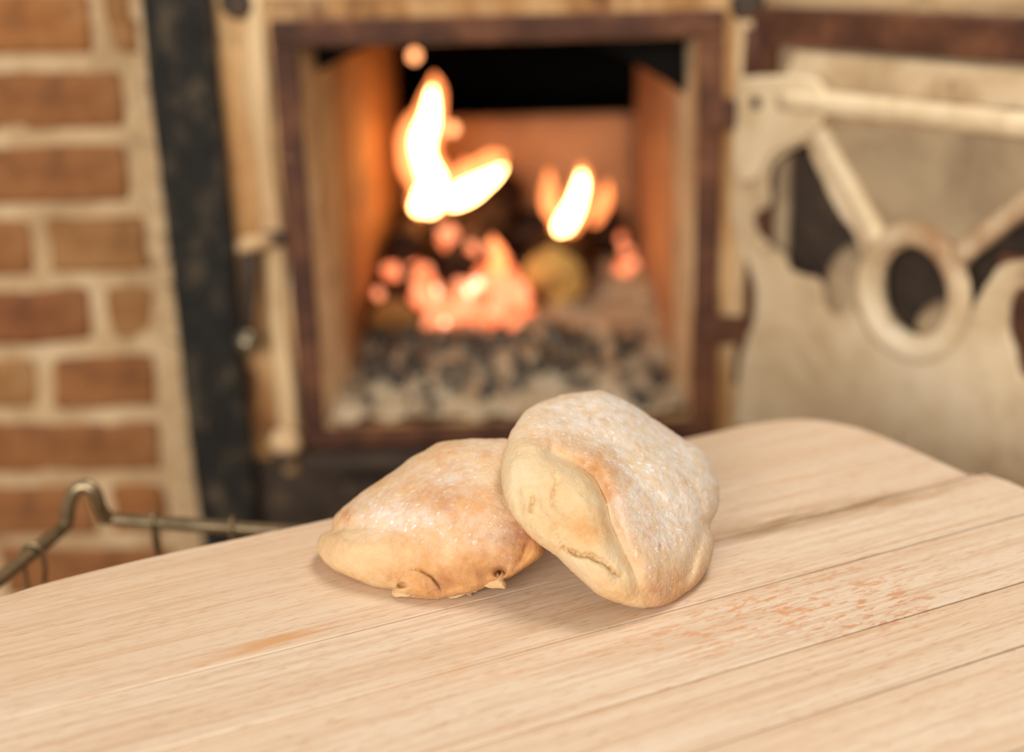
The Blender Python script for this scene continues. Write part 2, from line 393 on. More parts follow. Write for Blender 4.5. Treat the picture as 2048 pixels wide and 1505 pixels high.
quad_wall('flue_back', [(BL-.05, 2.2, ZBK), (BR+.05, 2.2, ZBK), (BR+.05, 2.2, 1.0), (BL-.05, 2.2, 1.0)], M['soot'])
quad_wall('flue_ledge', [(BL-.05, YB+.012, ZBK), (BR+.05, YB+.012, ZBK), (BR+.05, 2.2, ZBK), (BL-.05, 2.2, ZBK)], M['soot'])
quad_wall('firebox_roof', [(LJ-.06, YB+.25, .952), (RJ+.06, YB+.25, .952), (RJ+.06, YJ, .952), (LJ-.06, YJ, .952)], M['soot'])
quad_wall('flue_side', [(BL-.002, YB, ZBK-.01), (BL-.05, 2.2, ZBK-.01), (BL-.05, 2.2, 1.0), (BL-.002, YB, 1.0)], M['soot'])
quad_wall('flue_side', [(BR+.05, 2.2, ZBK-.01), (BR+.002, YB, ZBK-.01), (BR+.002, YB, 1.0), (BR+.05, 2.2, 1.0)], M['soot'])
# sooty arched lintel just inside the opening
arch_px = [(600, 176), (640, 138), (700, 106), (760, 82), (830, 64), (1000, 56), (1120, 66), (1210, 92), (1275, 126), (1330, 158), (1392, 200)]
YA = YS+.07
arch = [(p.x, p.z) for p in [at_y(px, py, YA) for px, py in arch_px]]
arch = [(v.x, v.y) for v in catmull([(a, b, 0) for a, b in arch], 5, False)]
stv(plate, 'arch_lintel', [arch+[(OX1+.004, .9), (OX0-.004, .9)]], .02, M['soot'], org=(0, YA, 0), **FR)
# lower lip, ash drawer and its knob
st(box('sill', (-.235, YS-.03, .335), (.235, YS+.002, .357), M['darkiron'], stove, bevel=.006))
st(box('ash_door', (-.18, YS-.016, .05), (.18, YS, .312), M['darkiron'], stove, bevel=.006))
for x in (-.10, .0, .10): st(box('vent_slot', (x-.03, YS-.019, .24), (x+.03, YS-.014, .275), M['soot'], stove, bevel=.002))
st(box('ash_door_rail', (-.19, YS-.024, .300), (.19, YS-.002, .325), M['darkiron'], stove, bevel=.005))
stv(plate, 'lower_plate', [rect(XL+.002, .022, XR-.002, .345), rect(-.171, .059, .171, .301)], .004, M['darkiron'], org=(0, YS-.003, 0), **FR)
def ball(name, loc, r, mat, parent, sc=(1, 1, 1), seed=0):
    o = link(name, lump_mesh(name, r, sc, .08, seed, 3), mat, parent); o.location = loc
    return st(o) if parent is stove else o
def P(px, py, y): return at_y(px, py, y)
for px, py, r in ((474, 4, .017), (1497, 10, .018)):
    ball('bolt', P(px, py, YS-.006), r, M['darkiron'], stove, (1, .6, 1))
ball('bolt', P(570, 885, YS-.02), .018, M['bead'], stove, (1, .8, .9)); ball('bolt_nut', P(566, 915, YS-.025), .011, M['darkiron'], stove)
# latch on the left of the frame: lug, arm and drop handle
ball('latch_lug', P(545, 478, YS-.018), .011, M['darkiron'], stove, (1.2, 1, .8))
st(tube('latch_arm', [P(548, 480, YS-.02), P(520, 484, YS-.03), P(495, 490, YS-.036), P(482, 498, YS-.034)], [.007, .008, .0095, .008], M['bead'], stove))
st(tube('latch_handle', [P(496, 500, YS-.034), P(498, 560, YS-.034), P(497, 620, YS-.034), P(495, 668, YS-.036)], [.009, .008, .0065, .006], M['darkiron'], stove))
ball('latch_knob', P(495, 684, YS-.038), .0125, M['steel'], stove, (1, 1, 1.15))
# hinge knuckles
HX, HY = .25, YS-.015
for z0 in (.745, .425): st(tube('hinge_knuckle', [(HX+.002, HY+.006, z0), (HX+.002, HY+.006, z0+.055)], .0115, M['rust'], stove))
for z0 in (.70, .47): st(box('hinge_lug', (.205, YS-.02, z0), (.25, YS-.004, z0+.03), M['rust'], stove, bevel=.004))

# stove door, swung open, seen from its inner side
A = math.radians(53); E2 = Vector((math.cos(A), -math.sin(A), 0)); N2 = Vector((-math.sin(A), -math.cos(A), 0))
door = bpy.data.objects.new('stove_door', None); col.objects.link(door); door.parent = stove; st(door); door.empty_display_size = .02
door['label'] = 'open cast iron stove door with a pale scaled liner'
H0 = Vector((HX, HY, 0))
def dpx(px, py, off=0.0):
    o = H0+N2*off; d = ray(px, py); n = N2; t = (o-CAM).dot(n)/d.dot(n); p = CAM+d*t
    return ((p-H0).dot(E2), p.z)
DW = .44
def dpl(name, outl, off, thick, mat, bevel=.002): return plate(name, outl, thick, mat, door, org=H0+N2*off, ex=E2, ey=(0, 0, 1), bevel=bevel)
def dpt(s, z, off): return H0+E2*s+N2*off+Vector((0, 0, z))
dpl('door_panel', [rect(.004, .365, DW, .812)], -.034, .010, M['darkiron'])
dpl('door_rim', [rect(.0, .36, DW+.004, .816), rect(.020, .385, DW-.018, .787)], -.016, .032, M['rust'], .003)
dpl('rim_seal', [rect(.0205, .3855, DW-.0185, .7865), rect(.034, .40, DW-.034, .772)], -.022, .014, M['linerpanel'], .003)
LO = .006
lin_out = [dpx(*q, LO) for q in [(1481, 168), (1500, 158), (1560, 156), (1630, 164), (1655, 186)]]
zt = lin_out[-1][1]
lo_r = [(DW-.03, zt-.003), (DW-.03, .395)]
lin_left = [dpx(*q, LO) for q in [(1474, 850), (1476, 790), (1483, 730), (1500, 670), (1513, 612), (1508, 560), (1490, 510), (1468, 460), (1460, 410), (1462, 340), (1466, 280), (1472, 220)]]
lin_left = [(v.x, v.y) for v in catmull([(a, b, 0) for a, b in lin_left], 4, False)]
lin_left = [(a+.0025*noise.noise(Vector((a*90, b*90, 0))), b) for a, b in lin_left]
def rough(pts, n=3, amp=.003, f=80):
    q = catmull([(a, b, 0) for a, b in pts], n, True)
    return [(v.x+amp*noise.noise(v*f), v.y+amp*noise.noise(v*f+Vector((5, 5, 5)))) for v in q]
hole1 = rough([dpx(*q, LO) for q in [(1538, 330), (1560, 305), (1600, 284), (1622, 300), (1640, 345), (1668, 402), (1700, 455), (1722, 500), (1712, 545), (1705, 600), (1690, 628), (1660, 634), (1642, 612), (1634, 566), (1600, 557), (1574, 545), (1562, 512), (1530, 494), (1498, 450), (1500, 428), (1532, 408), (1528, 366)]])
hole2 = rough([dpx(*q, LO) for q in [(1918, 540), (1950, 508), (2000, 468), (2050, 430), (2090, 405), (2110, 450), (2090, 510), (2048, 522), (2005, 536), (1978, 568), (1955, 602), (1932, 640), (1920, 600)]])
cs, cz = dpx(1812, 588, LO+.012); RI, RO = .042, .061
ring = [(cs+(RI)*math.cos(a), cz+(RI*1.06)*math.sin(a)) for a in [2*math.pi*i/40 for i in range(40)]]
hole3 = rough([dpx(*q, LO) for q in [(2020, 590), (2048, 572), (2075, 600), (2080, 680), (2062, 752), (2038, 760), (2020, 700), (2008, 640)]])
dpl('door_liner', [lin_out+lo_r+lin_left, hole1, hole2, hole3, ring], LO-.004, .008, M['liner'], .0025)
dpl('rust_patch', [rect(dpx(1990, 600, 0)[0], .42, dpx(2100, 600, 0)[0], .62)], -.004, .003, M['rust'])
# upper recessed panel, ribs, ring and bar
bar = [dpx(1640, 208, LO+.012), dpx(2110, 262, LO+.012)]
zbar = (bar[0][1]+bar[1][1])/2
tp = [dpx(*q, LO) for q in [(1662, 250), (2140, 290), (2130, 345), (2040, 410), (1925, 490), (1870, 455), (1800, 440), (1745, 462), (1690, 370)]]
dpl('upper_panel', [tp], LO+.0015, .005, M['linerpanel'], .0015)
def rib(name, a, b, ra, rb, mat, off=.010, seed=0):
    (s0, z0), (s1, z1) = a, b; n = 22
    path = [dpt(s0+(s1-s0)*i/n, z0+(z1-z0)*i/n, off+.0015*noise.noise(Vector((i*.7, seed, 0)))) for i in range(n+1)]
    rr = [(ra+(rb-ra)*i/n)*(1+.16*noise.noise(Vector((i*.8, 3+seed, 1)))) for i in range(n+1)]
    return tube(name, path, rr, mat, door, 12)
dpl('flange', [[dpx(*q, -.006) for q in [(1592, 104), (2100, 152), (2140, 222), (1560, 182)]]], -.010, .006, M['liner'])
rib('top_bar', (dpx(1560, 195, LO+.01)[0], zbar), (DW-.032, zbar), .0115, .0115, M['linerlight'], seed=1)
rib('spoke', dpx(1632, 262, LO+.01), dpx(1752, 482, LO+.01), .0085, .0115, M['linerlight'], seed=2)
rib('spoke', dpx(1912, 512, LO+.01), dpx(2140, 330, LO+.01), .0100, .009, M['liner'], seed=3)
dpl('corner_lug', [rough([dpx(*q, LO+.006) for q in [(1480, 172), (1510, 160), (1600, 158), (1640, 172), (1648, 225), (1622, 262), (1585, 282), (1545, 300), (1515, 345), (1482, 355), (1474, 260)]], 3, .0015)], LO+.005, .008, M['linerlight'], .003)
for px, py in ((1511, 206),):
    s, z = dpx(px, py, LO+.01); o = tube('screw_hole', [dpt(s, z, .0150), dpt(s, z, .0162)], [.0065, .0065], M['darkiron'], door)
n = 56; V, Fc = [], []
prof = [(RI, -.012), (RI, .009), (RI+.004, .013), (RO-.006, .013), (RO, .009), (RO+.002, .004)]
for i in range(n):
    a = 2*math.pi*i/n
    for r, h in prof:
        rr = r*(1+.02*noise.noise(Vector((math.cos(a)*2, math.sin(a)*2, r*40))))
        V.append(dpt(cs+rr*math.cos(a), cz+rr*1.06*math.sin(a), LO+h))
m = len(prof)
for i in range(n):
    for k in range(m-1):
        Fc.append((i*m+k, i*m+k+1, ((i+1) % n)*m+k+1, ((i+1) % n)*m+k))
pydata('liner_ring', V, Fc, M['liner'], door)
s, z = dpx(1690, 575, -.02); bs = link('door_boss', lump_mesh('door_boss', .032, (1, .8, 1.5), .1, 4, 3), M['linerpanel'], door)
bs.location = dpt(s+.012, z, -.024)
bs2 = link('door_boss', lump_mesh('door_boss', .028, (1.1, .8, .8), .1, 9, 3), M['linerpanel'], door); bs2.location = dpt(cs+.022, cz-.03, -.022)

# ------------------------------------------------------------ ash, coals, logs, fire
V, Fc = [], []; nx, ny = 90, 110
def ash_h(x, y):
    t = (y-YS)/(YB-YS)
    return ZF+.022+.060*min(1, max(0, (t-.02)*1.5))+.012*noise.noise(Vector((x*16, y*16, 0)))+.008*noise.noise(Vector((x*48, y*48, 2)))+.005*noise.noise(Vector((x*120, y*120, 4)))
for j in range(ny+1):
    y = YS+.004+(YB-YS-.01)*j/ny; t = (y-YS)/(YB-YS)
    xa, xb = (OX0+(BL-OX0)*t+.003, OX1+(BR-OX1)*t-.003)
    for i in range(nx+1):
        x = xa+(xb-xa)*i/nx; V.append((x, y, max(ash_h(x, y), ZF+.004)))
for j in range(ny):
    for i in range(nx):
        a = j*(nx+1)+i; Fc.append((a, a+1, a+nx+2, a+nx+1))
tag(pydata('ash_bed', V, Fc, M['ash']), 'grey wood ash heaped on the floor of the stove firebox', 'ash', kind='stuff')
def log(name, label, a, b, r, bark, endc, seed):
    """log from its cut end a (towards the room) to b"""
    a, b = Vector(a), Vector(b); root = empty(name, a)
    tag(root, label, 'log')
    L = (b-a); nn = 16; path = [L*(i/nn) for i in range(nn+1)]
    Vv, Ff = tube_data(path, r, 28)
    for v in Vv:
        ax = L*(v.dot(L)/L.length_squared); q = v-ax; v += q*(.16*noise.noise((q.normalized()*1.4)+ax*8+Vector((seed, 0, 0)))+.07*noise.noise(q.normalized()*5+ax*25))
    pydata('bark', Vv, Ff, bark, root)
    if endc:
        rim = [v.copy() for v in Vv[:28]]; d = L.normalized(); V2 = [v*.93-d*.003 for v in rim]+[v*.86-d*.005 for v in rim]+[Vector((0, 0, 0))-d*.005]
        F2 = [(i, (i+1) % 28, 28+(i+1) % 28, 28+i) for i in range(28)]+[(28+i, 28+(i+1) % 28, 56) for i in range(28)]
        V2 = V2+[v*.93+d*.004 for v in rim]; F2 += [(57+i, 57+(i+1) % 28, (i+1) % 28, i) for i in range(28)]
        pydata('end_grain', V2, F2, endc, root)
    return root
from mathutils.bvhtree import BVHTree
SOLID = []                                             # what a coal can lie on
def add_solid(o):
    bpy.context.view_layer.update()
    for q in [o]+list(o.children):
        if q.type == 'MESH': SOLID.append(BVHTree.FromPolygons([q.matrix_world @ v.co for v in q.data.vertices], [tuple(p.vertices) for p in q.data.polygons]))
def on_ash(px, py, r, sink=.12):
    """point on the pixel's ray where a log of radius r lies on the ash"""
    y = YS+.05
    while y < YB-.05:
        p = P(px, py, y)
        if p.z-r*(1-sink) <= ash_h(p.x, y): break
        y += .002
    return p
def lay(p, dx, dy, r, sink=.12):
    x, y = p.x+dx, p.y+dy; return Vector((x, y, ash_h(x, y)+r*(1-sink)))
a1 = on_ash(1107, 556, .043); b1 = lay(a1, .022, .13, .043)
a2 = on_ash(788, 640, .033); b2 = lay(a2, .030, .25, .033)
a5 = Vector((.155, 1.897, ash_h(.155, 1.897)+.030)); b5 = Vector((-.075, 1.905, ash_h(-.075, 1.905)+.030))
r3 = .021                                             # lies along the top of the orange-brown ended log
def on_top(x, yy):
    t = (yy-a2.y)/(b2.y-a2.y); c = a2+(b2-a2)*t; return c.z+math.sqrt(max(1e-6, (.033+r3)**2-(x-c.x)**2))-.002
a3 = P(806, 470, 1.70); a3.z = on_top(a3.x, 1.70)
b3 = Vector((b2.x, 1.885, 0)); b3.z = on_top(b3.x, 1.885)
a4 = on_ash(918, 560, .032); b4 = P(1005, 392, 1.905); b4.z = a5.z+.036+.032-.003
L_ = [log('firewood_log', 'round split-end log with a pale yellow cut face resting on ash', a1, b1, .043, M['bark'], end_grain('yellow_end_grain', (216, 176, 96), (182, 138, 68), 0, 0), 1),
      log('firewood_log', 'short log with an orange-brown cut end low beside firebox side wall', a2, b2, .033, M['bark'], end_grain('brown_end_grain', (184, 124, 62), (148, 96, 46), 0, 0), 2),
      log('firewood_log', 'dark charred log end stacked above the orange-brown ended log', a3, b3, r3, M['char'], M['char'], 3),
      log('firewood_log', 'long charred log lying slantwise under the tallest flame', a4, b4, .032, M['char'], M['char'], 4),
      log('firewood_log', 'charred log behind the yellow-ended log under the lone second flame', a5, b5, .036, M['char'], M['char'], 5)]
add_solid(bpy.data.objects['ash_bed'])
for o in L_: add_solid(o)
def inside(p, r):
    t = (p.y-YJ)/(YB-YJ)
    xl, xr = (LJ+(BL-LJ)*t, RJ+(BR-RJ)*t) if t > 0 else (OX0+(LJ-OX0)*(p.y-YS)/(YJ-YS), OX1+(RJ-OX1)*(p.y-YS)/(YJ-YS))
    return xl+r+.004 < p.x < xr-r-.004 and YS+.012+r < p.y < YB-r-.006
def drop(px, py):
    """first solid surface on the ray of a pixel, and its normal"""
    d = ray(px, py).normalized(); best = None
    for b in SOLID:
        h = b.ray_cast(CAM, d)
        if h[0] is not None and (best is None or h[3] < best[1]): best = (h[0], h[3], h[1])
    if best is None: return None
    n = best[2] if best[2].dot(d) < 0 else -best[2]
    return best[0], (n+Vector((0, 0, .6))).normalized()
placed = []
def put(name, meshes, px, py, sc, r, label, cat, group, lift=.55, apart=.8, jit=None, solid=False, top=False):
    for k in range(400):
        x, y_ = (px, py) if jit is None else jit()
        h = drop(x, y_)
        if h is None: px += -1 if px > 1150 else 1; py += 1; continue
        c = h[0]+h[1]*(r*sc*lift)
        if top:                                        # let it lie on whatever is below
            zs = [q[0].z for q in (b.ray_cast(Vector((h[0].x, h[0].y, h[0].z+.012)), Vector((0, 0, -1))) for b in SOLID) if q[0] is not None]
            c = Vector((h[0].x, h[0].y, max(zs)+r*sc*lift))
        if not inside(c, r*sc*1.5):
            if jit is None: px += 3 if px < 990 else -3
            continue
        if apart and k < 380 and any((c-q).length < apart*(r*sc+rq) for q, rq in placed):
            if jit is None: px += random.uniform(-4, 4); py += random.uniform(-4, 4)
            continue
        break
    placed.append((c, r*sc))
    o = link(name, random.choice(meshes), None); o.location = c; o.scale = (sc,)*3
    o.rotation_euler = (random.random()*6, random.random()*6, random.random()*6)
    tag(o, label, cat, group)
    if solid: add_solid(o)
    return o
ember_me = [lump_mesh('glowing_coal', .016, (1.2, 1, .9), .45, 20+i, 2) for i in range(4)]
for m_ in ember_me: m_.materials.append(M['ember'])
BED = ('glowing orange coal in the ember bed between the two cut log ends', 'coal', 'glowing coals in the ember bed')
PAST = ('glowing coal beside the firebox wall past the yellow-ended log', 'coal', 'glowing coals past the yellow-ended log')
SLANT = ('glowing coal on the charred slanting log below the tallest flame', 'coal', 'glowing coals below the tallest flame')
LEFT = ('dull glowing coal between the orange-brown ended log and the charred log above it', 'coal', 'glowing coals above the orange-brown ended log')
for px, py, sc, lab in [(965, 560, .8, BED), (1000, 535, .8, BED), (985, 510, .7, BED), (1020, 562, .8, BED), (895, 470, .8, SLANT), (885, 490, .6, SLANT), (770, 545, .6, LEFT), (790, 552, .6, LEFT), (825, 530, .5, LEFT),
                        (850, 560, .7, BED), (838, 582, .7, BED), (1252, 512, .75, PAST), (1245, 545, .6, PAST), (1262, 536, .5, PAST), (1050, 632, .6, BED), (752, 592, .4, LEFT), (945, 505, .5, BED), (1270, 458, .4, PAST)]:
    put('glowing_coal', ember_me, px, py, sc, .016, *lab, solid=lab is BED, top=lab in (BED, PAST))
for k in range(34):
    put('glowing_coal', ember_me, 0, 0, random.uniform(.5, .9), .016, *BED, jit=lambda: (random.uniform(838, 1050), random.uniform(572, 655)), solid=True, apart=.7, top=True)
hot_me = lump_mesh('white_hot_coal', .010, (1.2, 1, .9), .3, 33, 2); hot_me.materials.append(M['hot'])
for px, py, sc in ((868, 606, .75), (955, 582, .65), (938, 590, .5), (890, 652, .4)):
    put('white_hot_coal', [hot_me], px, py, sc, .010, 'small white-hot coal at the heart of the ember bed', 'coal', 'white-hot coals', apart=0, top=True)
coal_me = [lump_mesh('charcoal_lump', .011, (1.3, 1, .8), .5, i, 2) for i in range(5)]
for m_ in coal_me: m_.materials.append(M['coal'])
for i in range(90):
    put('charcoal_lump', coal_me, 0, 0, random.uniform(.35, 1.1), .011, 'small grey lump of charcoal lying on the ash in front of the logs', 'charcoal', 'charcoal lumps on the ash', lift=.3,
        jit=lambda: (random.uniform(690, 1370), min(820, 664+abs(random.gauss(0, 75)))))
fire = empty('fire', P(950, 560, 1.75)); tag(fire, 'bright wood fire with tall flames licking up from the logs', 'fire')
FI = Matrix.Translation(-fire.location)
def flame(name, pts, y, mat, scale=1.0, flat=.6):
    if mat is M['core']: scale = 1.0
    px = [p for p in pts]; sm = catmull([(a, b, c) for a, b, c in px], 5, False)
    path = [P(v.x, v.y, y) for v in sm]; rr = [max(.0008, v.z*scale*y/FPX) for v in sm]
    Vv, Ff = tube_data(path, rr, 16)
    for i, v in enumerate(Vv):
        v.y = y+(v.y-y)*flat; v += noise.noise_vector(v*30)*.003
    o = pydata(name, Vv, Ff, mat, fire); o.matrix_parent_inverse = FI; return o
flame('flame', [(864, 176, 2), (862, 215, 12), (848, 270, 20), (848, 320, 20), (866, 365, 24), (858, 400, 30), (842, 418, 22), (838, 428, 5)], 1.74, M['core'])
flame('flame', [(866, 150, 2), (868, 190, 22), (850, 260, 36), (838, 320, 40), (868, 370, 42), (850, 415, 36), (845, 435, 5)], 1.75, M['flame'])
flame('flame', [(822, 225, 2), (815, 270, 18), (822, 320, 20), (838, 370, 14), (845, 390, 3)], 1.76, M['flame'])
flame('flame', [(1008, 335, 2), (985, 352, 12), (950, 375, 18), (925, 390, 20), (905, 405, 12), (898, 412, 3)], 1.75, M['core'])
flame('flame', [(1010, 312, 2), (990, 325, 24), (945, 355, 28), (915, 395, 24), (900, 415, 5)], 1.77, M['flame'])
flame('flame', [(928, 318, 2), (925, 350, 16), (920, 385, 12)], 1.77, M['flame'])
flame('flame', [(1162, 345, 2), (1162, 370, 10), (1153, 405, 13), (1134, 440, 17), (1122, 458, 15), (1118, 468, 3)], 1.74, M['core'])
flame('flame', [(1163, 328, 2), (1164, 365, 18), (1150, 420, 24), (1125, 455, 26), (1120, 475, 5)], 1.75, M['flame'])
flame('flame', [(1100, 340, 2), (1098, 375, 14), (1104, 420, 16), (1115, 450, 5)], 1.76, M['flame'])
flame('flame', [(1215, 365, 2), (1208, 400, 12), (1190, 440, 10), (1185, 450, 2)], 1.80, M['flame'])
flame('flame', [(985, 470, 2), (1000, 510, 14), (985, 550, 18), (965, 580, 6)], 1.70, M['flame'])
for px, py, r in ((905, 257, .0085), (829, 112, .0085)):
    o = link('spark', lump_mesh('spark', r, (1, 1, 1), .2, int(px), 1), M['spark'], fire); o.matrix_parent_inverse = FI; o.location = P(px, py, 1.72)

# ------------------------------------------------------------ table with plank top
TA = math.radians(25.5); TZ = .55; TH = .026
table = empty('plank_table', (0, 0, 0), TA)
tag(table, 'low table with a pale beech plank top and rounded corners', 'table')
def tl(p): return (p.x*math.cos(TA)+p.y*math.sin(TA), -p.x*math.sin(TA)+p.y*math.cos(TA))
def tpx(px, py): return tl(at_z(px, py, TZ))
STAINS_SMEAR = [(*tpx(1620, 1035), .10, .014, .8, (142, 108, 68)), (*tpx(1500, 1050), .06, .012, .7, (150, 116, 74)), (*tpx(1800, 1000), .08, .012, .7, (160, 120, 74)), (*tpx(1600, 950), .05, .008, .6, (206, 156, 102)),
                (*tpx(520, 1290), .07, .008, .7, (200, 140, 78))]
STAINS_SPECK = [(*tpx(1640, 1190), .15, .045, .6, (196, 130, 82)), (*tpx(1760, 1225), .07, .03, .7, (192, 124, 74)), (*tpx(1500, 1240), .10, .03, .6, (208, 140, 86)), (*tpx(1000, 1330), .12, .03, .35, (212, 150, 96))]
M['wood'] = wood()
far = [tpx(*q) for q in [(350, 1105), (660, 1039), (1020, 955), (1400, 872), (1500, 850), (1580, 840), (1640, 842), (1720, 858), (1800, 889), (1900, 934), (1985, 972)]]
s_end = far[-1][0]; sA = tpx(920, 1205)[1]
left = [(-.30, .30), (-.30, .60), (-.285, .655), (-.25, .69), (-.18, .720), (-.06, .738)] + [tpx(*q) for q in [(0, 1195), (100, 1165)]]
outer = [(v.x, v.y) for v in catmull([(a, b, 0) for a, b in left+far], 5, False)]
near = .215
outline = outer + [(s_end+.003, sA), (s_end+.008, sA-.02), (s_end+.010, .45), (s_end+.006, .30), (s_end-.03, near+.012), (s_end-.07, near), (-.22, near), (-.28, near+.02), (-.30, near+.08)]
def clip(poly, t, keep_above):
    out = []
    for i in range(len(poly)):
        a, b = poly[i-1], poly[i]; ia = (a[1] >= t) == keep_above; ib = (b[1] >= t) == keep_above
        if ia != ib:
            k = (t-a[1])/(b[1]-a[1]); out.append((a[0]+k*(b[0]-a[0]), t))
        if ib: out.append(b)
    return out
seams = [.9, sA-.003, .553, .4875, .4365, .37, .295, .1]
for i in range(len(seams)-1):
    g = .0012 if i == 0 else .0011
    pc = clip(clip(outline, seams[i]-(.0012 if i == 1 else .0011), False), seams[i+1]+g, True)
    if i == 1: pc = [(a+(.006 if a > .5 else 0), b) for a, b in pc]
    q = [pc[0]]
    for p in pc[1:]:
        if math.hypot(p[0]-q[-1][0], p[1]-q[-1][1]) > 1e-4: q.append(p)
    o = plate('plank', [q], TH, M['wood'], table, org=(0, 0, TZ-TH/2), bevel=.0005)
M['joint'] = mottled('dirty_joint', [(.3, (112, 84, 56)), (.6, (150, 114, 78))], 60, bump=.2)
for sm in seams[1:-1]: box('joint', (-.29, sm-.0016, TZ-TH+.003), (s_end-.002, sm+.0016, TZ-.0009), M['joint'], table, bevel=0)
def tbox(name, lo, hi, bevel=.004): return box(name, lo, hi, M['wood'], table, bevel=bevel)
for sx in (-.06, .50):
    for ty in (.29, .53): tbox('leg', (sx, ty, 0), (sx+.05, ty+.05, TZ-TH-.002))
for ty in (.30, .54): tbox('apron', (-.01, ty, TZ-TH-.08), (.50, ty+.025, TZ-TH-.002))
for sx in (-.05, .51): tbox('apron', (sx, .34, TZ-TH-.08), (sx+.025, .53, TZ-TH-.002))

# ------------------------------------------------------------ breads
def poly_d(px, py, pl):
    best = 1e9; tt = 0; L = len(pl)-1
    for i in range(L):
        ax, ay = pl[i]; bx, by = pl[i+1]; dx, dy = bx-ax, by-ay
        t = max(0, min(1, ((px-ax)*dx+(py-ay)*dy)/(dx*dx+dy*dy+1e-9)))
        d = math.hypot(px-ax-t*dx, py-ay-t*dy)
        if d < best:
            best = d; side = (dx*(py-ay)-dy*(px-ax)); tt = (i+t)/L; sg = 1 if side > 0 else -1
    return best, sg, tt
def gs(d, w): return math.exp(-(d/w)**2)
def bl(px, py, cx, cy, rx, ry): return math.exp(-((px-cx)/rx)**2-((py-cy)/ry)**2)
class Body:
    def __init__(s, out, c, pts, tf, tb, pf=2.0):
        s.c = c; s.tf, s.tb, s.pf = tf, tb, pf
        o = [(v.x, v.y) for v in catmull([(a, b, 0) for a, b in out], 14, True)]
        ang = sorted((math.atan2(y-c[1], x-c[0]), math.hypot(x-c[0], y-c[1])) for x, y in o)
        s.NA = 420; s.R = []
        A_ = [a for a, _ in ang]
        import bisect
        for k in range(s.NA):
            t = -math.pi+2*math.pi*k/s.NA; i = bisect.bisect(A_, t) % len(ang)
            a0, r0 = ang[i-1]; a1, r1 = ang[i]
            da = (a1-a0) % (2*math.pi); u = ((t-a0) % (2*math.pi))/da if da > 1e-9 else 0
            s.R.append(r0+(r1-r0)*min(1, u))
        a, b, d = [Vector(p) for p in pts]; s.n = (b-a).cross(d-a).normalized(); s.p0 = a
    def rad(s, t):
        k = (t+math.pi)/(2*math.pi)*s.NA; i = int(k) % s.NA; u = k-int(k); return s.R[i]*(1-u)+s.R[(i+1) % s.NA]*u
    def rho(s, px, py): 
        dx, dy = px-s.c[0], py-s.c[1]; return math.hypot(dx, dy)/s.rad(math.atan2(dy, dx))
    def mid(s, px, py):
        d = ray(px, py); return (s.p0-CAM).dot(s.n)/d.dot(s.n)
    def front(s, px, py, rh=None):
        rh = s.rho(px, py) if rh is None else rh
        return s.mid(px, py)-s.tf*math.sqrt(max(0, 1-min(1, rh)**s.pf))
def board_depth(px, py, z=TZ+.0006):
    d = ray(px, py); return (z-CAM.z)/d.z if d.z < -.05 else 9
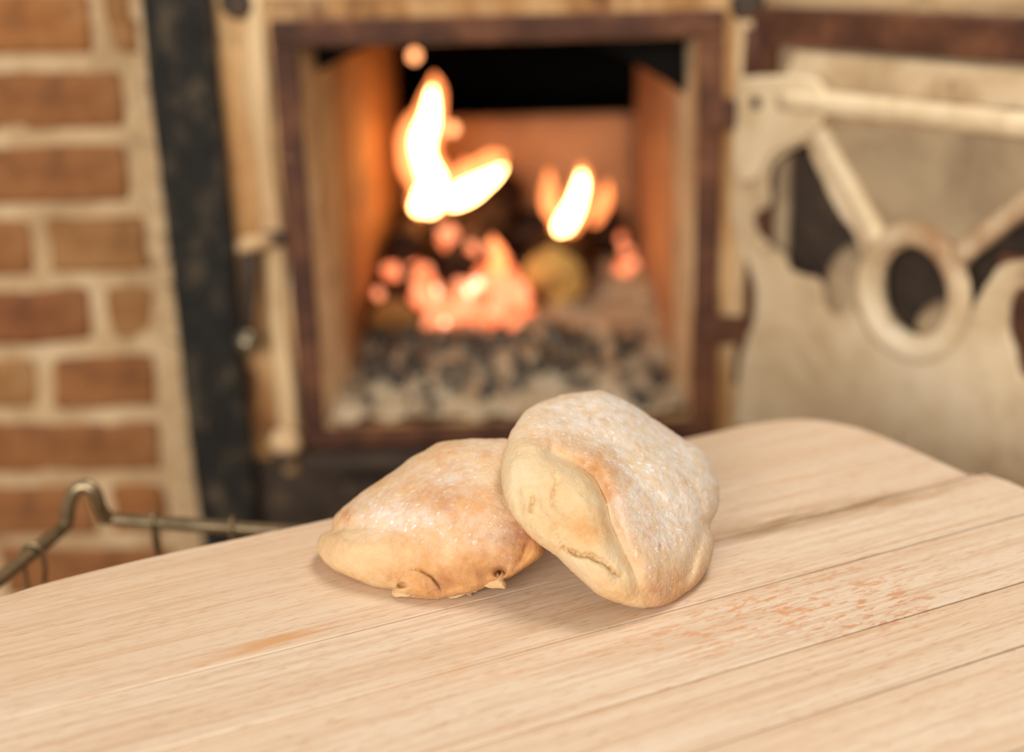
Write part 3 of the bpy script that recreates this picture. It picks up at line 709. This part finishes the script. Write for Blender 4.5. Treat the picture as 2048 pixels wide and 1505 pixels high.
def build_bread(name, body, disp, attrs, root, limit=None, NR=96, seed=0):
    NA = body.NA; V, AT = [], []
    def add(px, py, dep): V.append(CAM+ray(px, py)*dep)
    rings = [math.sin(math.pi/2*i/NR) for i in range(1, NR+1)]
    c = body.c; pix = []
    def fdepth(px, py, rh):
        fade = min(1, (1-rh)*9)
        d = body.front(px, py, rh)
        p = CAM+ray(px, py)*d; s = Vector((seed, seed*.7, 0))
        nz = .0035*noise.noise(p*26+s)+.0016*noise.noise(p*70+s)+.0006*noise.noise(p*190+s)
        d = d-(disp(px, py)+nz)*fade
        return min(d, board_depth(px, py)-.0004)
    def bdepth(px, py, rh):
        d = body.mid(px, py)+body.tb*math.sqrt(max(0, 1-rh**2))
        d = min(d, board_depth(px, py))
        if limit: d = min(d, limit(px, py))
        return d
    def jitter(px, py, t, rh):
        k = 1+(.010*noise.noise(Vector((math.cos(t)*6+seed, math.sin(t)*6, 0)))+.005*noise.noise(Vector((math.cos(t)*19+seed, math.sin(t)*19, 4))))*rh
        return c[0]+(px-c[0])*k, c[1]+(py-c[1])*k
    F0 = fdepth(*c, 0); add(*c, F0); pix.append(c)
    for rh in rings:
        for k in range(NA):
            t = -math.pi+2*math.pi*k/NA; R = body.R[k]*rh
            px, py = jitter(c[0]+R*math.cos(t), c[1]+R*math.sin(t), t, rh)
            d = fdepth(px, py, rh)
            if limit: d = min(d, limit(px, py)-.0008)
            add(px, py, d); pix.append((px, py))
    nb = 40; b0 = len(V); rb = [math.sin(math.pi/2*i/nb) for i in range(1, nb)]
    add(*c, bdepth(*c, 0)); pix.append(c)
    for rh in rb:
        for k in range(NA):
            t = -math.pi+2*math.pi*k/NA; R = body.R[k]*rh
            px, py = jitter(c[0]+R*math.cos(t), c[1]+R*math.sin(t), t, rh)
            d0 = fdepth(px, py, rh) if rh > .9 else 0
            add(px, py, max(bdepth(px, py, rh), d0+.0004)); pix.append((px, py))
    Fc = [(0, 1+(k+1) % NA, 1+k) for k in range(NA)]
    for i in range(len(rings)-1):
        for k in range(NA):
            a, b = 1+i*NA+k, 1+i*NA+(k+1) % NA; Fc.append((a, b, b+NA, a+NA))
    Fc += [(b0, b0+1+k, b0+1+(k+1) % NA) for k in range(NA)]
    for i in range(len(rb)-1):
        for k in range(NA):
            a, b = b0+1+i*NA+k, b0+1+i*NA+(k+1) % NA; Fc.append((a, a+NA, b+NA, b))
    lf, lb = 1+(len(rings)-1)*NA, b0+1+(len(rb)-1)*NA
    for k in range(NA):
        a, b = (k, (k+1) % NA); Fc.append((lf+a, lf+b, lb+b, lb+a))
    loc = root.location
    me = bpy.data.meshes.new(name); me.from_pydata([tuple(v-loc) for v in V], [], Fc); me.update()
    bm = bmesh.new(); bm.from_mesh(me); bmesh.ops.recalc_face_normals(bm, faces=bm.faces[:]); bm.to_mesh(me); bm.free()
    vals = [attrs(*p, i >= b0) for i, p in enumerate(pix)]
    for q, nm in enumerate(('crust', 'flour', 'crumb')):
        at = me.attributes.new(nm, 'FLOAT', 'POINT'); at.data.foreach_set('value', [v[q] for v in vals])
    return link(name, me, M['bread'], root)

# flat bread lying on the boards
out1 = [(633, 1092), (641, 1070), (662, 1060), (668, 1034), (700, 1004), (740, 974), (790, 941), (818, 918), (848, 902), (878, 886), (912, 880), (960, 878), (1020, 880), (1062, 902), (1088, 950), (1096, 1010), (1094, 1070), (1086, 1108), (1060, 1130), (1030, 1150), (1012, 1158), (985, 1168), (950, 1184), (905, 1194), (862, 1199), (815, 1195), (787, 1193), (783, 1180), (745, 1173), (708, 1159), (668, 1139), (643, 1117)]
A1 = at_z(650, 1122, TZ+.007); B1 = at_z(1000, 1182, TZ+.006)
C1 = CAM+ray(960, 878)*((TZ+.066-CAM.z)/ray(960, 878).z)
L1 = Body(out1, (860, 1050), (A1, B1, C1), .030, .06, 2.0)
crease1 = [(815, 1139), (838, 1141), (862, 1155), (878, 1174), (884, 1186)]
def disp1(px, py):
    d, sg, t = poly_d(px, py, crease1); h = 0
    h += -.0028*gs(d, 3.5)*math.sin(math.pi*min(1, t*.9+.1))
    if sg > 0: h += .0028*gs(d, 26)*max(0, math.sin(math.pi*t))
    h += -.010*bl(px, py, 801, 1171, 9, 5) - .004*bl(px, py, 786, 1160, 12, 20)
    h += .003*bl(px, py, 815, 1183, 26, 14)
    h += -.014*bl(px, py, 1001, 1146, 10, 8)-.003*bl(px, py, 980, 1150, 25, 16)
    h += -.005*bl(px, py, 668, 1062, 16, 6)+.0035*bl(px, py, 690, 1100, 60, 30)
    d, sg, t = poly_d(px, py, [(650, 1062), (680, 1066), (700, 1080)]); h += -.002*gs(d, 6)
    h += .004*bl(px, py, 880, 1000, 120, 50)-.003*bl(px, py, 740, 1060, 70, 30)-.002*bl(px, py, 1050, 1110, 20, 30)
    d, sg, t = poly_d(px, py, [(1022, 1150), (1045, 1120), (1056, 1090)]); h += -.0022*gs(d, 7)
    return h
def at1(px, py, back):
    cr = .36+.20*bl(px, py, 890, 1000, 110, 45)+.22*bl(px, py, 960, 1150, 90, 40)+.20*bl(px, py, 850, 1165, 60, 30)+.12*bl(px, py, 990, 1070, 80, 60)
    cr += .30*bl(px, py, 1056, 1070, 40, 52)+.18*bl(px, py, 690, 1030, 14, 22)-.16*bl(px, py, 700, 1120, 70, 35)
    cr += .12*bl(px, py, 885, 905, 30, 12)
    fl = .95*bl(px, py, 820, 1040, 60, 28)+.75*bl(px, py, 745, 1025, 70, 45)+.6*bl(px, py, 900, 955, 110, 40)+.5*bl(px, py, 960, 1060, 100, 45)+.55*bl(px, py, 980, 890, 90, 26)+.12
    fl *= 1-.6*bl(px, py, 1066, 1085, 34, 60)
    return (cr+(.15 if back else 0), 0 if back else min(1, fl*.85), 0)
c1 = at_z(850, 1150, TZ); bread1 = empty('bread_roll', c1)
tag(bread1, 'golden floured flat bread roll lying flat with a torn front edge', 'bread')
build_bread('crust', L1, disp1, at1, bread1, seed=2.0)
def sliver(name, px_pts, top_off, thick, z_lift=0.0):
    """torn scrap of crust that sticks out of the front edge"""
    outl = catmull([(a, b, 0) for a, b in px_pts], 5, True); V = []; n = len(outl)
    for s in (0, 1):
        for v in outl:
            dep = min(L1.mid(v.x, v.y)-top_off+thick*s, board_depth(v.x, v.y)-.0006+thick*.0)
            p = CAM+ray(v.x, v.y)*dep; p += noise.noise_vector(p*160)*.0007; V.append(p-c1)
    cx = sum((v for v in V[:n]), Vector())/n; cx2 = sum((v for v in V[n:]), Vector())/n
    V += [cx-Vector((0, .0012, -.001)), cx2]
    Fc = [(i, (i+1) % n, 2*n) for i in range(n)]+[(n+(i+1) % n, n+i, 2*n+1) for i in range(n)]+[(i, n+i, n+(i+1) % n, (i+1) % n) for i in range(n)]
    o = pydata(name, V, Fc, M['bread'], bread1); me = o.data
    for nm, val in (('crust', .36), ('flour', .1), ('crumb', .15)):
        at = me.attributes.new(nm, 'FLOAT', 'POINT'); at.data.foreach_set('value', [val]*len(me.vertices))
    return o
sliver('torn_flap', [(962, 1170), (978, 1163), (990, 1158), (994, 1147), (1000, 1152), (1003, 1144), (1007, 1150), (1008, 1160), (1012, 1168), (1010, 1178), (996, 1176), (978, 1176)], .006, .004)
sliver('torn_flap', [(880, 1190), (915, 1184), (945, 1178), (957, 1176), (952, 1184), (942, 1186), (940, 1192), (930, 1189), (912, 1197), (895, 1195)], .000, .003)
sliver('torn_flap', [(784, 1190), (785, 1180), (793, 1175), (806, 1174), (822, 1180), (820, 1192), (803, 1194), (792, 1195)], .009, .006)

# bread leaning on the first one
out2 = [(1002, 925), (1014, 887), (1026, 856), (1058, 817), (1118, 791), (1178, 783), (1212, 785), (1258, 805), (1310, 840), (1362, 874), (1408, 904), (1428, 938), (1440, 985), (1434, 1022), (1420, 1055), (1428, 1092), (1416, 1136), (1390, 1172), (1342, 1207), (1294, 1218), (1244, 1209), (1196, 1190), (1150, 1150), (1110, 1112), (1066, 1080), (1036, 1046), (1012, 1004), (1002, 958)]
A2 = at_z(1290, 1219, TZ+.002); B2 = at_z(1424, 1125, TZ+.008)
C2 = CAM+ray(1150, 783)*((TZ+.088-CAM.z)/ray(1150, 783).z)
L2 = Body(out2, (1215, 1010), (A2, B2, C2), .034, .030, 2.2)
ridge = [(1105, 905), (1150, 925), (1190, 955), (1213, 1000), (1222, 1045), (1245, 1095), (1268, 1140), (1285, 1195)]
crack1 = [(1128, 1098), (1145, 1104), (1165, 1112), (1182, 1112), (1205, 1125), (1228, 1145), (1240, 1152)]
crack2 = [(1054, 978), (1066, 998), (1060, 1022), (1066, 1040)]
crack3 = [(1108, 948), (1116, 962), (1108, 985), (1106, 1010)]
def disp2(px, py):
    h = 0
    d, sg, t = poly_d(px, py, ridge); env = math.sin(math.pi*min(1, t*.85+.15))**.7
    h += -.0062*gs(d, 13)*env
    if sg > 0: h += .0062*gs(d-40, 34)*env                      # side bulges left of the fold
    else: h += .0056*gs(d-30, 36)*env
    wob = 3*noise.noise(Vector((px*.05, py*.05, 0)))
    d, sg, t = poly_d(px, py, crack1); h += -.0042*gs(d, 6.5+1.6*wob)*(.5+.5*math.sin(math.pi*min(1, t+.08)))*(1+.5*noise.noise(Vector((px*.2, py*.2, 3))))+(.0016*gs(d-16, 10)*math.sin(math.pi*t) if sg > 0 else 0)
    for cpl, dp in ((crack2, .0013), (crack3, .0010)):
        d, sg, t = poly_d(px, py, cpl); h += -dp*gs(d, 4.5+wob*.6)*math.sin(math.pi*min(1, max(0, t*.9+.05)))+dp*.25*gs(d-10, 8)
    d, sg, t = poly_d(px, py, [(1035, 985), (1042, 1030), (1060, 1070), (1100, 1100)]); h += -.0022*gs(d, 9)
    sd = bl(px, py, 1075, 1030, 55, 65)+bl(px, py, 1110, 1090, 60, 30)
    h += sd*.0016*noise.noise(Vector((px*.05, py*.05, 9)))+sd*.0007*noise.noise(Vector((px*.16, py*.16, 9)))
    d, sg, t = poly_d(px, py, [(1425, 1050), (1402, 1075), (1388, 1120), (1375, 1165)]); h += -.0035*gs(d, 12)
    h += .004*bl(px, py, 1300, 960, 90, 80)-.003*bl(px, py, 1130, 880, 60, 25)
    h += -.002*bl(px, py, 1182, 838, 5, 9)-.0015*bl(px, py, 1216, 848, 9, 4)-.0015*bl(px, py, 1281, 983, 3, 3)-.002*bl(px, py, 1321, 1094, 3, 7)
    return h
def at2(px, py, back):
    d, sg, t = poly_d(px, py, ridge)
    side = max(0, min(1, (d/24 if sg > 0 else -d/24)+.5)) if True else 0
    side *= max(0, min(1, (py-870)/40))
    cr = .20+.10*(1-side)+side*.18*(bl(px, py, 1110, 1020, 50, 60)+bl(px, py, 1190, 1060, 40, 40)+.6*bl(px, py, 1060, 900, 40, 30))+.30*bl(px, py, 1190, 935, 42, 34)+.22*bl(px, py, 1225, 985, 26, 30)+.12*bl(px, py, 1105, 880, 60, 20)
    cr += .20*bl(px, py, 1330, 1180, 70, 50)+.16*bl(px, py, 1240, 1190, 60, 26)-.12*side+.15*bl(px, py, 1150, 1070, 60, 40)
    cr += .10*bl(px, py, 1290, 1060, 60, 60)
    for sx, sy, rx, ry, a in ((1182, 838, 5, 8, .3), (1206, 839, 7, 3, .3), (1281, 983, 3, 2.5, .6), (1321, 1094, 3, 6, .5), (1250, 845, 4, 3, .2)): cr += a*bl(px, py, sx, sy, rx, ry)
    fl = (.95*bl(px, py, 1190, 830, 130, 50)+.85*bl(px, py, 1340, 950, 110, 100)+.65*bl(px, py, 1330, 1050, 90, 80)+.5*bl(px, py, 1260, 900, 70, 50)+.25)*(1-.85*side)
    fl *= 1-.6*bl(px, py, 1205, 955, 38, 45)
    ck = 0
    for cpl in (crack1, crack2, crack3):
        dd, s2, t2 = poly_d(px, py, cpl); ck = max(ck, .85*gs(dd, 7))
    return (cr, 0 if back else max(0, min(1, fl)), ck)
c2 = at_z(1295, 1200, TZ); bread2 = empty('bread_roll', c2)
tag(bread2, 'puffy pale bread roll with a folded cracked side, leaning on another roll', 'bread')
def lim2(px, py):
    rh = L1.rho(px, py)
    if rh > 1.05: return 9
    return L1.front(px, py, min(1, rh))-.0065
build_bread('crust', L2, disp2, at2, bread2, limit=lim2, seed=11.0)

# ------------------------------------------------------------ wire basket beside the table
ZR = TZ-.055
bk = empty('wire_basket'); WR = .0050
def bz(px, py, z=ZR): return at_z(px, py, z)
pR = bz(560, 1063); pC = bz(225, 1037); pL0 = bz(112, 1068); pL = bz(-60, 1205)
d1 = (pR-pC).normalized(); d2 = (pL-pL0).normalized()
far_r = pC+d1*.17; near_l = pL0+d2*.25
peak = [bz(112, 1068), at_z(132, 1046, ZR+.006), at_z(138, 1010, ZR+.020), at_z(150, 982, ZR+.031), at_z(170, 973, ZR+.034), at_z(190, 985, ZR+.029), at_z(199, 1012, ZR+.017), at_z(212, 1032, ZR+.005), bz(240, 1040)]
near_r = near_l+d1*.17
rim_pts = [near_l+(near_r-near_l)*.5, near_l+d1*.02, near_l-d2*.02, pL]+peak+[pR, far_r-d1*.02, far_r+d2*.02, (far_r+near_r)*.5, near_r-d2*.02, near_r-d1*.02]
bc = (far_r+near_l)/2; bk.location = (bc.x, bc.y, 0)
BI = Matrix.Translation((-bc.x, -bc.y, 0))
def bt(o): o.matrix_parent_inverse = BI; return o
tag(bk, 'grey galvanised wire basket with a hump in its rim, beside the table', 'basket')
rp = catmull(rim_pts, 8, True); rp.append(rp[0].copy())
bt(tube('rim_wire', rp, WR, M['wire'], bk, 14))
def hook(top, inward, extra=False):
    """upright wire wound once over the rim with a short bent tail"""
    up = Vector((0, 0, 1)); r = WR+.0017; along = up.cross(inward).normalized()
    path = [Vector((top.x, top.y, .006))-inward*r, top-inward*r*1.0-up*.05, top-inward*r]
    for k in range(1, 9):
        a = math.pi*k/8; path.append(top+(-inward*math.cos(a)+up*math.sin(a))*r+along*(.0035*k/8))
    path.append(top+inward*r-up*.012+along*.004); path.append(top+inward*(r*.7)-up*.024+along*.004)
    bt(tube('upright_wire', path, .0016, M['wire'], bk, 8))
def nearest_on(px, py): return bz(px, py)
inn1 = Vector((d1.y, -d1.x, 0)); inn1 = inn1 if inn1.dot(bc-pC) > 0 else -inn1
inn2 = Vector((d2.y, -d2.x, 0)); inn2 = inn2 if inn2.dot(bc-pL0) > 0 else -inn2
dR = (pR-bz(240, 1040)).length
for px in (305, 462):
    t = (px-240)/(560-240); hook(bz(240, 1040)+(pR-bz(240, 1040))*t, inn1)
tL = (pL-pL0)
hook(pL0+tL*((112-58)/(112+60)), inn2)
for k in range(1, 4): hook(pL+d2*(.05*k), inn2)
for k in range(1, 3): hook(near_l+d1*(.055*k), -inn1)
for k in range(1, 5): hook(far_r+d2*(.055*k), -inn2)
cs_ = [Vector((v.x, v.y, 0)) for v in (pC-d1*.035, far_r, near_r, near_l)]
for zz in (.012, .16, .32):
    ring_ = [];
    for i in range(4):
        a, b = cs_[i], cs_[(i+1) % 4]
        for q in (.06, .35, .65, .94): ring_.append(a+(b-a)*q+Vector((0, 0, zz)))
    ring_ = catmull(ring_, 4, True); ring_.append(ring_[0].copy()); bt(tube('ring_wire', ring_, .0018, M['wire'], bk, 8))
for k in range(1, 6):
    a = cs_[0]+(cs_[3]-cs_[0])*k/6; b = cs_[1]+(cs_[2]-cs_[1])*k/6
    bt(tube('base_wire', [a+Vector((0, 0, .010)), b+Vector((0, 0, .010))], .0016, M['wire'], bk, 8))
